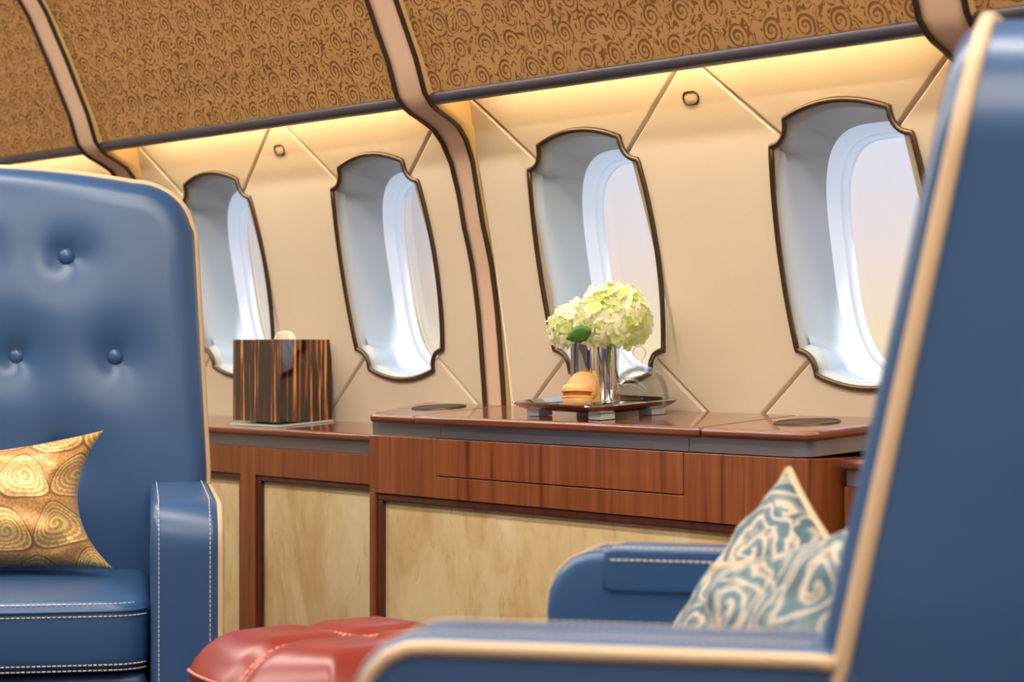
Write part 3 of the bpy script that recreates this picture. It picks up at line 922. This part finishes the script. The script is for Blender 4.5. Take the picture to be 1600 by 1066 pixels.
# ------------------------------------------------------------------ chairs
def chair(name, label, loc, rz, tufts, lid_side, lean, fy=-.385, zt=1.035, ST=.455):
    """local frame: x to the sitter's left as seen from the front, y to the back, z up; origin on the floor below the front of the back cushion"""
    t = thing(name, label, 'armchair', loc, rz, group='blue leather club seats')
    tl = math.tan(lean)
    HW, AW, AT = .35, .088, .580
    SF = fy+.010                   # seat front
    # backrest
    zb = .42
    out = []
    def hw(z): return HW-.004-.022*max(0, (z-.60)/(zt-.60))
    rr = .085
    rb = .045
    Rz = [zb+rb+(zt-rr-zb-rb)*i/24 for i in range(25)]
    rightside = [(hw(z), z) for z in Rz]
    cnr = [(hw(zt)-rr+rr*math.cos(R(a)), zt-rr+(rr-.012)*math.sin(R(a))) for a in range(9, 91, 9)]
    xq = cnr[-1][0]; zq = cnr[-1][1]
    top = [(xq*(1-2*i/24), zq+.020*(1-(1-2*i/24)**2)) for i in range(1, 24)]
    lsd = [(-x, z) for x, z in (rightside+cnr)[::-1]]
    bw = hw(zb)-rb
    cb = [(bw+rb*math.cos(R(a)), zb+rb+rb*math.sin(R(a))) for a in range(-90, 0, 10)]
    bot = [(-x, z) for x, z in cb[::-1]]+[(-bw+2*bw*i/18, zb) for i in range(1, 18)]+cb
    outline = rightside+cnr+top+lsd+bot
    bt = []
    if tufts:
        for (x, z) in tufts: bt.append((x, z))
    def disp(a, b):
        d = 0
        for x, z in bt:
            r = math.hypot(a-x, b-z)
            d += .010*math.exp(-(r/.019)**2)+.010*math.exp(-(r/.050)**2)
        return d
    V, F = slabv(outline, .16, .030 if tufts else .020, .016 if tufts else .002, 46 if tufts else 16, disp if tufts else None, .01)
    sh = lambda a, b, d: (a, d+(b-.45)*tl, b)
    back = pydata('backrest', [sh(*p) for p in V], F, M_BLUE, t, keep=True)
    pp = [sh(a, b, .034 if tufts else .017) for a, b in inset(rightside+cnr+top+lsd, -.0005)]
    tube('piping', pp, .0058, M_PIPE, back, 8)
    so = inset(rightside+cnr+top+lsd, .006)
    stitches('stitching', [sh(a, b, .014) for a, b in so][1:-1], M_STITCH, back, .0065, .0044, .0009)
    for x, z in bt:
        y = disp(x, z)-.016*(1-.15)+(z-.45)*tl
        b = thing('button', None, None); b.parent = back
        me_v, me_f = lathev([(.0115, 0), (.0118, .003), (.0095, .0065), (.005, .0085), (1e-5, .009)], 20)
        C.objects.unlink(b); bpy.data.objects.remove(b)
        pydata('button', [(x+p[0], y-.004-p[2]+.004, z+p[1]) for p in me_v], me_f, M_BLUE, back)
    # arms
    for s in (1, -1):
        by = .055
        ao = rrect(fy, by, .12, AT, (.02, .02, .02, .055), 8, .02)
        # outline in (y,z); depth along x from the outer face inwards
        V, F = slabv(ao, AW, .012, .004, 8)
        arm = pydata('arm', [(s*(HW-d), a, b) for a, b, d in V], F, M_BLUE, t, keep=True)
        path = [(s*(HW-.004), a, b) for a, b in inset(ao, .009) if not (b < .14) and a < by-.012]
        # order the open path from the bottom front over the top to the back
        path = sorted([p for p in path if p[2] <= AT-.055 and p[1] < -.2], key=lambda p: p[2]) + \
               sorted([p for p in path if p[2] > AT-.055], key=lambda p: p[1])
        path = [(p[0]+s*.0035, p[1], p[2]) for p in path]
        tube('piping', path, .0055, M_PIPE, arm, 8)
        path = [(s*HW, a, b) for a, b in ao if not (b < .14) and a < by-.012]
        path = sorted([p for p in path if p[2] <= AT-.055 and p[1] < -.2], key=lambda p: p[2]) + sorted([p for p in path if p[2] > AT-.055], key=lambda p: p[1])
        stitches('stitching', [(s*(HW-.013), p[1]-.0015, p[2]+.001) for p in path], M_STITCH, arm, .0062, .0043, .0008)
        stitches('stitching', [(s*(HW-AW+.010), p[1]-.0015, p[2]+.001) for p in path], M_STITCH, arm, .0062, .0043, .0008)
        if s == lid_side:
            lo = rrect(fy+.058, by-.03, AT-.040, AT+.0035, (.004, .004, .006, .006), 4, .012)
            V, F = slabv(lo, AW*.8, .004, .0, 5)
            lid = pydata('lid', [(s*(HW-AW-.0035+d), a, b) for a, b, d in V], F, M_BLUE, arm, keep=True)
            for zz in (AT-.008, AT+.0035):
                xs = s*(HW-AW-.0038) if zz < AT else s*(HW-AW+.006)
                stitches('stitching', [(xs, fy+.066+(by-.036-fy-.066)*i/20, zz) for i in range(21)], M_STITCH, lid, .0064, .0045, .0009)
            box('pull_slot', min(s*(HW-AW-.004), s*(HW-AW)), max(s*(HW-AW-.004), s*(HW-AW)), fy+.15, fy+.21, AT-.045, AT-.0405, M_BLACK, lid, 0, rel=False)
    # seat cushion: stacked welted slab
    sw = HW-AW+.0005
    so = rrect(-sw, sw, SF, .02, (.05, .05, .03, .03), 8, .02)
    V, F = slabv(so, .095, .022, .012, 14)
    seat = pydata('seat', [(a, b, ST-d) for a, b, d in V], F, M_BLUE, t, keep=True)
    fr = [p for p in so if p[1] < -.05]
    fr = sorted(fr, key=lambda p: p[0])
    for dz, oo in ((-.006, .006), (-.021, -.0012), (-.090, -.0008), (-.083, -.0012)):
        q = [(a*(1-oo/sw), b+oo if b < SF+.06 else b, ST+dz) for a, b in fr if b < SF+.045]
        stitches('stitching', q, M_STITCH, seat, .0064, .0045, .0009)
    tube('welt', [(a, b-.0006, ST-.0145) for a, b in fr if b < SF+.045], .0022, M_BLUE, seat, 6)
    # base below the seat
    bo = rrect(-sw, sw, .10, ST-.10, .012, 4, .03)
    V, F = slabv(bo, .36, .012, .0, 4)
    pydata('base', [(a, SF+.03+d, b) for a, b, d in V], F, M_BLUE, t, keep=True)
    V, F = lathev([(.20, .0), (.20, .02), (.13, .04), (.13, .12), (.2, .14)], 32, (0, -.15, 0))
    pydata('pedestal', V, F, M_BAND, t)
    return t

def px_x(px, y):
    """position along the fuselage of what is seen in image column px at distance y from the camera line"""
    a = (px-800)/FPX
    return y*(a*ST-CT)/(ST+a*CT)
def at_cam(xc, zc):
    """floor position from lateral offset and distance in front of the camera"""
    return (xc*ST-zc*CT, xc*CT+zc*ST, 0)
A0 = math.atan2(CT, ST)         # heading of image-right
# tufts: rows staggered across the back, centre on x=0
sx = .0707
tuf = []
for r, (z, cols) in enumerate(((.911, (0, 2, -2)), (.7635, (1, 3, -1, -3)), (.616, (0, 2, -2)))):
    for c_ in cols: tuf.append((c_*sx, z))
p = at_cam(-.786, 3.03)
left = chair('club_seat', 'blue leather club seat with button-tufted back and gold pillow', p, A0+R(10), tuf, None, R(6))
p = at_cam(.260, 1.740)
right = chair('club_seat', 'smooth blue leather club seat in the foreground seen from the side', p, A0-R(14)-R(90), None, -1, R(12), -.300, 1.018, .36)

# ------------------------------------------------------------------ pillows
def pillow(name, label, sw_, sh_, thick, mat, M, pipe=None, seed=1, n=44, ears=.10):
    rnd = random.Random(seed)
    t = thing(name, label, 'pillow', M.to_translation())
    t.matrix_world = M
    ph = [rnd.uniform(0, 6.28) for _ in range(6)]
    def pt(u, v, side):
        e = (1-u*u)*(1-v*v)
        x = sw_/2*u*(1-ears*(1-v*v)*abs(u)**1.5); z = sh_/2*v*(1-ears*(1-u*u)*abs(v)**1.5)
        y = thick/2*max(0, e)**.42
        cw = (abs(u*v))**1.5
        y += .004*math.sin(9*u+5*v+ph[0])*math.sin(7*v-3*u+ph[1])*min(1, e*4)
        y += .006*cw*math.sin(16*(u-v)+ph[2])*min(1, e*6)
        return (x, side*y, z)
    V = []; F = []
    for side in (-1, 1):
        b = len(V)
        for i in range(n+1):
            for j in range(n+1):
                # cluster samples near the border
                u = math.sin(math.pi/2*(2*i/n-1)); v = math.sin(math.pi/2*(2*j/n-1)); V.append(pt(u, v, side))
        for i in range(n):
            for j in range(n):
                q = (b+i*(n+1)+j, b+(i+1)*(n+1)+j, b+(i+1)*(n+1)+j+1, b+i*(n+1)+j+1)
                F.append(q if side < 0 else q[::-1])
    o = pydata('cover', V, F, mat, t)
    w = o.modifiers.new('weld', 'WELD'); w.merge_threshold = .0008
    if pipe:
        path = []
        for k in range(160):
            a = k/40
            s = int(a); f = a-s; g = math.sin(math.pi/2*(2*f-1))
            u, v = ((g, -1), (1, g), (-g, 1), (-1, -g))[s]
            path.append(pt(u, v, 1))
        tube('piping', path, .0045, pipe, t, 6, True)
    return t
def pose(loc, rz, rx, ry):
    return Matrix.Translation(loc) @ Matrix.Rotation(rz, 4, 'Z') @ Matrix.Rotation(rx, 4, 'X') @ Matrix.Rotation(ry, 4, 'Y')
def from_chair(ch, x, y, z):
    c, s = math.cos(ch.rotation_euler.z), math.sin(ch.rotation_euler.z)
    return Vector((ch.location.x+c*x-s*y, ch.location.y+s*x+c*y, z))
zl = left.rotation_euler.z; zr = right.rotation_euler.z
pillow('throw_pillow', 'gold paisley pillow on the tufted blue seat', .42, .195, .13, M_PAISLEY, pose(from_chair(left, -.004, -.125, .549), zl+R(-4), R(-14), R(-5)), seed=3, ears=.20)
def cam_pt(px, py, z): return Vector((*at_cam((px-800)/FPX*z, z)[:2], ZC+(540-py)/FPX*z))
pillow('throw_pillow', 'teal damask pillow peaking highest by the far arm of the foreground seat', .25, .25, .11, M_DAMASK, pose(cam_pt(1202, 1018, 1.93), A0+R(-58), R(-20), R(31)), M_PIPE, seed=5)
pillow('throw_pillow', 'teal damask pillow tucked against the foreground seat back', .25, .25, .105, M_DAMASK, pose(cam_pt(1258, 1066, 1.72), A0+R(-60), R(-16), R(-18)), M_PIPE, seed=9)

# ------------------------------------------------------------------ ottoman
def ottoman():
    lx, ly, _ = at_cam(-.172, 2.36)
    t = thing('ottoman', 'red leather quilted ottoman between the two blue seats', 'ottoman', (lx, ly, 0), A0+R(40))
    H = .462; a, b = .162, .162
    n = 56; V = []; F = []
    def mp(u, v):
        # square to rounded square
        k = .30
        x = a*u*math.sqrt(1-k*v*v); y = b*v*math.sqrt(1-k*u*u)
        return x, y
    for i in range(n+1):
        for j in range(n+1):
            u = math.sin(math.pi/2*(2*i/n-1)); v = math.sin(math.pi/2*(2*j/n-1))
            x, y = mp(u, v)
            e = min(1-abs(u), 1-abs(v))
            z = H-.045*(1-min(1, e/.5))**2.4
            z -= .010*math.exp(-(x/.013)**2)+.010*math.exp(-(y/.013)**2)
            V.append((x, y, z))
    for i in range(n):
        for j in range(n): F.append((i*(n+1)+j, (i+1)*(n+1)+j, (i+1)*(n+1)+j+1, i*(n+1)+j+1))
    ring = [(i, 0) for i in range(n)]+[(n, j) for j in range(n)]+[(i, n) for i in range(n, 0, -1)]+[(0, j) for j in range(n, 0, -1)]
    idx = [i*(n+1)+j for i, j in ring]; m = len(idx)
    prev = idx
    for zz, g in ((H-.050, 1.004), (H-.055, .996), (H-.060, 1.004), (H-.16, 1.006), (H-.24, 1.0), (.05, .98)):
        o = len(V)
        for q in idx: V.append((V[q][0]*g, V[q][1]*g, zz))
        cur = list(range(o, o+m))
        for k in range(m): F.append((prev[k], prev[(k+1) % m], cur[(k+1) % m], cur[k]))
        prev = cur
    body = pydata('cushion', V, F, M_RED, t)
    hz = lambda x, y: H-.010
    st = []
    for k in (-.0045, .0045):
        L = []
        for i in range(41):
            u = -1+2*i/40; x, y = mp(u, 0); e = 1-abs(u)
            L.append((x, k, H-.045*(1-min(1, e/.5))**2.4-.0085))
        L.append((L[-1][0]+.001, k, H-.12)); L.insert(0, (L[0][0]-.001, k, H-.12))
        stitches('stitching', L, M_STITCH_RED, body, .009, .0062, .0014)
        L2 = [(q[1], q[0], q[2]) for q in L]
        stitches('stitching', L2, M_STITCH_RED, body, .009, .0062, .0014)
    P = [V[q] for q in idx]
    for zz in (H-.0475, H-.0625):
        tube('seam', [(p_[0]*1.006, p_[1]*1.006, zz) for p_ in P[::2]], .0018, M_STITCH_RED, body, 6, True)
    box('plinth', -a*.8, a*.8, -b*.8, b*.8, 0, .05, M_BLACK, t, .004, rel=False)
    return t
ottoman()

# ------------------------------------------------------------------ tissue box on the ledge
def tissue_box():
    # stands square to the ledge: its front and its near end show
    ax, ay, h = .074, .055, .143
    yy = 2.089; xx = px_x(437, yy-ay)-ax
    zt = -.133+KT*(yy-2.15)
    t = thing('tissue_box', 'glossy striped ebony tissue box on the left ledge', 'tissue box', (xx, yy, ZC+zt))
    v, f = boxv(-ax*1.02, ax*1.03, -ay*1.08, ay*1.02, 0, .003)
    bs = pydata('clear_base', v, f, M_CREAMSTRIP, t, False)
    for q in bs.data.vertices: q.co.z += KT*q.co.y+.0005
    z0 = .0045
    for nm, (x0, x1, y0, y1) in (('side', (-ax, ax, -ay, -ay+.004)), ('side', (-ax, ax, ay-.004, ay)), ('side', (-ax, -ax+.004, -ay+.004, ay-.004)), ('side', (ax-.004, ax, -ay+.004, ay-.004))):
        box(nm, x0, x1, y0, y1, z0, z0+h, M_EBONY, t, .0008, rel=False)
    # top with an oval slot
    N = 40; V = []; F = []
    for k in range(N):
        an = 2*math.pi*k/N; x, y = sup(an, .032, .014, 2); V.append((x, y, z0+h-.001))
    for k in range(N):
        an = 2*math.pi*k/N; x, y = sup(an, ax-.003, ay-.003, 40); V.append((x, y, z0+h-.001))
    for k in range(N): F.append((k, (k+1) % N, N+(k+1) % N, N+k))
    o = pydata('top', V, F, M_EBONY, t, False)
    m = o.modifiers.new('solid', 'SOLIDIFY'); m.thickness = .003; m.offset = -1
    # the tissue
    ts = thing('tissue', 'cream paper tissue poking out of the striped box', 'tissue', (xx+.012, yy, ZC+zt+z0+h), A0+R(-10))
    V = []; F = []; n = 18
    for i in range(n+1):
        for j in range(9):
            u = i/n; w = j/8
            x = -.024+.046*u; env = math.sin(math.pi*u)**.7
            y = .007*math.sin(9*u+2*w)*(.4+w)
            z = -.02+(.020+.017*env*(1-.25*u))*w*1.0
            V.append((x, y, z))
    for i in range(n):
        for j in range(8): F.append((i*9+j, (i+1)*9+j, (i+1)*9+j+1, i*9+j+1))
    o = pydata('sheet', V, F, M_TISSUE, ts); m = o.modifiers.new('solid', 'SOLIDIFY'); m.thickness = .0012
tissue_box()

# ------------------------------------------------------------------ tray and what stands on it
TX, TY = -2.257, 2.058
def top_z(y, zw=-.0945): return ZC+zw+KT*(y-2.15)
TR = R(-7)
TA, TB = .105, .067
tilt = Matrix.Rotation(math.atan(KT), 4, 'X')
tray = thing('serving_tray', 'square silver tray on the credenza top', 'tray', (TX, TY, top_z(TY)+.0))
tray.matrix_world = Matrix.Translation((TX, TY, top_z(TY)+.0005)) @ tilt @ Matrix.Rotation(TR, 4, 'Z')
sq = rrect(-TA, TA, -TB, TB, .014, 6, .012)
loops = [(sq, .0165), (inset(sq, -.010), .0215), (inset(sq, -.0105), .0205), (inset(sq, -.004), .0135), (inset(sq, .012), .0085)]
V = []; F = []; n = len(sq)
inn = [(inset(sq, .010), .0125), (sq, .0165)]
seq = [(inset(sq, .010), .0125), (sq, .0165), (inset(sq, -.010), .0215), (inset(sq, -.0105), .0203), (inset(sq, -.001), .0135), (inset(sq, .012), .0085)]
for L, z in seq: V += [(x, y, z) for x, y in L]
for i in range(len(seq)-1):
    for j in range(n): F.append((i*n+j, i*n+(j+1) % n, (i+1)*n+(j+1) % n, (i+1)*n+j))
F.append(tuple(range(n))); F.append(tuple(range((len(seq)-1)*n, len(seq)*n)))
o = pydata('dish', V, F, M_CHROME, tray); sharp(o, 30)
for sx_, sy_ in ((1, 1), (1, -1), (-1, 1), (-1, -1)):
    box('foot', sx_*.078-.016, sx_*.078+.016, sy_*.044-.012, sy_*.044+.012, 0, .0088, M_FOOT, tray, .001, rel=False)
def on_tray(dx, dy):
    """world point on the tray floor; dx, dy along world X and Y from the tray centre"""
    return (TX+dx, TY+dy, top_z(TY)+.0005+KT*dy+.0130)

def vase(label, p, r, h):
    x, y, z = p
    t = thing('silver_cup', label, 'vase', (x, y, z), group='silver cups on the tray')
    lathe('cup', [(r*.94, 0), (r*.95, .003), (r*.95, .006), (r, h-.002), (r+.0006, h-.0005), (r-.0008, h), (r-.0018, h-.002), (r*.9, .006), (1e-5, .005)], M_CHROME, t, 40)
    return t
def spot(px, y, h=0):
    x = px_x(px, y); q = on_tray(x-TX, y-TY); return (q[0], q[1], q[2]+h)
def seen(px, py, y):
    x = px_x(px, y); return (x, y, ZC+(540-py)/FPX*(-x*CT+y*ST))
vase('dark-reflecting silver cup in front, holding the left hydrangea', spot(917, 2.078), .0245, .100)
vase('silver cup behind, holding the right hydrangea', spot(949, 2.108), .0180, .098)

def petal_mesh():
    V = []; F = []
    for k in range(4):
        a = k*math.pi/2+.1; ca, sa = math.cos(a), math.sin(a); o = len(V); n = 4
        for i in range(n+1):
            u = i/n
            w = .0062*math.sin(math.pi*(.12+.80*u))**.8
            for s in (-1, 0, 1):
                x = .001+.0105*u; y = w*s; z = .0028*u*u-.0012*abs(s)*u+.0008*math.sin(5*u+k)
                V.append((x*ca-y*sa, x*sa+y*ca, z))
        for i in range(n):
            for s in (0, 1): F.append((o+i*3+s, o+(i+1)*3+s, o+(i+1)*3+s+1, o+i*3+s+1))
    me = bpy.data.meshes.new('floret'); me.from_pydata(V, [], F); me.update(); me.materials.append(M_PETAL)
    me.polygons.foreach_set('use_smooth', [True]*len(me.polygons)); return me
PET = petal_mesh()
def hydrangea(label, base, centre, rad, n, squash, seed, lean=(0, 0)):
    rnd = random.Random(seed)
    t = thing('hydrangea', label, 'flower', base, group='hydrangea heads in the silver cups')
    b = Vector(base); c = Vector(centre)-b
    tube('stem', [(0, 0, .008), (c.x*.3, c.y*.3, c.z*.5), (c.x, c.y, c.z)], .0022, M_STEM, t, 6)
    V, F = lathev([(1e-5, -rad*squash*.62), (rad*.40, -rad*squash*.5), (rad*.62, 0), (rad*.45, rad*squash*.5), (1e-5, rad*squash*.66)], 14)
    pydata('cluster_core', [(c.x+p_[0], c.y+p_[1], c.z+p_[2]) for p_ in V], F, M_PETALC, t)
    ga = math.pi*(3-math.sqrt(5))
    for i in range(n):
        zz = 1-2*(i+.5)/n
        if zz < -.72: continue
        r_ = math.sqrt(1-zz*zz); a = i*ga
        d = Vector((r_*math.cos(a), r_*math.sin(a), zz))
        rr = rad*(1+rnd.uniform(-.10, .12))
        pos = Vector((d.x*rr, d.y*rr, d.z*rr*squash))
        nrm = Vector((d.x, d.y, d.z/squash)).normalized()
        nrm = (nrm+Vector((rnd.uniform(-.35, .35), rnd.uniform(-.35, .35), rnd.uniform(-.3, .3)))).normalized()
        o = bpy.data.objects.new('floret', PET); C.objects.link(o); o.parent = t
        q = nrm.to_track_quat('Z', 'Y'); s = rnd.uniform(.78, 1.12)
        o.matrix_local = Matrix.Translation(c+pos) @ q.to_matrix().to_4x4() @ Matrix.Rotation(rnd.uniform(0, 6.28), 4, 'Z') @ Matrix.Scale(s, 4)
    return t
h1 = hydrangea('smaller cream-green hydrangea head on the left', spot(917, 2.078, .006), seen(899, 512, 2.075), .036, 135, .92, 2)
h2 = hydrangea('larger pale green hydrangea head on the right', spot(949, 2.108, .006), seen(958, 500, 2.066), .050, 250, .92, 4)
def leaf(parent, centre):
    V = []; F = []; n = 10
    right_w = Vector((ST, CT, 0)); up = Vector((0, 0, 1)); tow = Vector((CT, -ST, 0))
    for i in range(n+1):
        u = i/n
        w = .0125*math.sin(math.pi*u**.8)**.9*(1+.07*math.sin(i*2.6))
        ax = (right_w*.86+up*.30+tow*.25).normalized(); pe = (up*.93-right_w*.30+tow*.2).normalized()
        for s in (-1, -.5, 0, .5, 1):
            p_ = Vector(centre)+ax*(.040*(.5-u))+pe*(w*s)+tow*(.004*math.sin(math.pi*u)-.003*abs(s))
            V.append(p_-Vector(parent.location))
    for i in range(n):
        for s in range(4): F.append((i*5+s, (i+1)*5+s, (i+1)*5+s+1, i*5+s+1))
    o = pydata('leaf', V, F, M_LEAF, parent); m = o.modifiers.new('solid', 'SOLIDIFY'); m.thickness = .0008
leaf(h1, seen(904, 523, 2.000))

# glass plate, macarons, biscuit
def plate():
    x, y, z = spot(908, 2.020)
    t = thing('glass_plate', 'small clear glass plate under the macarons', 'plate', (x, y, z))
    t.rotation_euler = (math.atan(KT), 0, 0)
    lathe('dish', [(1e-5, .0008), (.022, .0008), (.031, .0045), (.0325, .0052), (.031, .0058), (.022, .0028), (1e-5, .0028)], M_GLASS, t, 40)
plate()
def macaron(label, p, rx, r, heading=0):
    t = thing('macaron', label, 'macaron', p, group='macarons on the glass plate')
    t.matrix_world = Matrix.Translation(p) @ Matrix.Rotation(A0+heading, 4, 'Z') @ Matrix.Rotation(rx, 4, 'X')
    sh = [(r*.96, .0032), (r*1.0, .005), (r*1.0, .0075), (r*.93, .0115), (r*.72, .0145), (r*.4, .0162), (1e-5, .0168)]
    lathe('shell', [(1e-5, .0032)]+sh, M_MACSHELL, t, 36)
    lathe('shell', [(a, -b) for a, b in ([(1e-5, .0032)]+sh)], M_MACSHELL, t, 36)
    lathe('filling', [(1e-5, -.0034), (r*.93, -.0034), (r*.96, 0), (r*.93, .0034), (1e-5, .0034)], M_MACFILL, t, 36)
    V, F = [], []
    for s in (-1, 1):
        P = []
        for k in range(54):
            a = 2*math.pi*k/54; rr = r*(1.0+.02*math.sin(k*2.1)); P.append((rr*math.cos(a), rr*math.sin(a), s*.0043))
        tube('frilly_foot', P, .0016, M_MACRIM, t, 5, True)
macaron('macaron lying flat at the bottom of the pair', spot(902, 2.010, .0205), R(-5), .0215)
macaron('macaron leaning upright behind the flat one', spot(912, 2.048, .0270), R(76), .0215, R(-12))
def biscuit():
    t = thing('biscuit', 'pale almond biscuit standing behind the macarons', 'biscuit', spot(929, 2.066, .004))
    t.rotation_euler = (R(6), 0, A0)
    out = [(-.0085, 0), (.0085, 0), (.0075, .02), (.005, .036), (.001, .046), (-.002, .0465), (-.0045, .038), (-.007, .022)]
    out = [(a.x, a.y) for a in resample([(a, b, 0) for a, b in out], .004, True)]
    V, F = slabv(out, .007, .002, .0004, 5)
    pydata('slice', [(a, d, b) for a, b, d in V], F, M_BISC, t, keep=True)
biscuit()
def dome():
    x, y, z = spot(1002, 2.072)
    t = thing('glass_cloche', 'clear glass cloche with a ball knob on the tray', 'cloche', (x, y, z+.001))
    t.rotation_euler = (math.atan(KT)*.8, 0, 0)
    r = .0395; h = .056
    pr = [(r, 0), (r, .012)]+[(r*math.cos(R(a))**.8, .012+(h-.012)*math.sin(R(a))) for a in range(8, 90, 6)]+[(.004, h)]
    pi_ = [(max(a-.0018, 1e-5), max(b-.0016, 0)) for a, b in pr[::-1]]
    lathe('bell', pr+pi_, M_GLASS, t, 48, smooth_ang=70)
    lathe('knob', [(.0045, h-.001), (.0035, h+.004), (.0042, h+.008), (.0085, h+.013), (.0102, h+.019), (.0085, h+.025), (.004, h+.0285), (1e-5, h+.029)], M_GLASS, t, 28, smooth_ang=80)
dome()
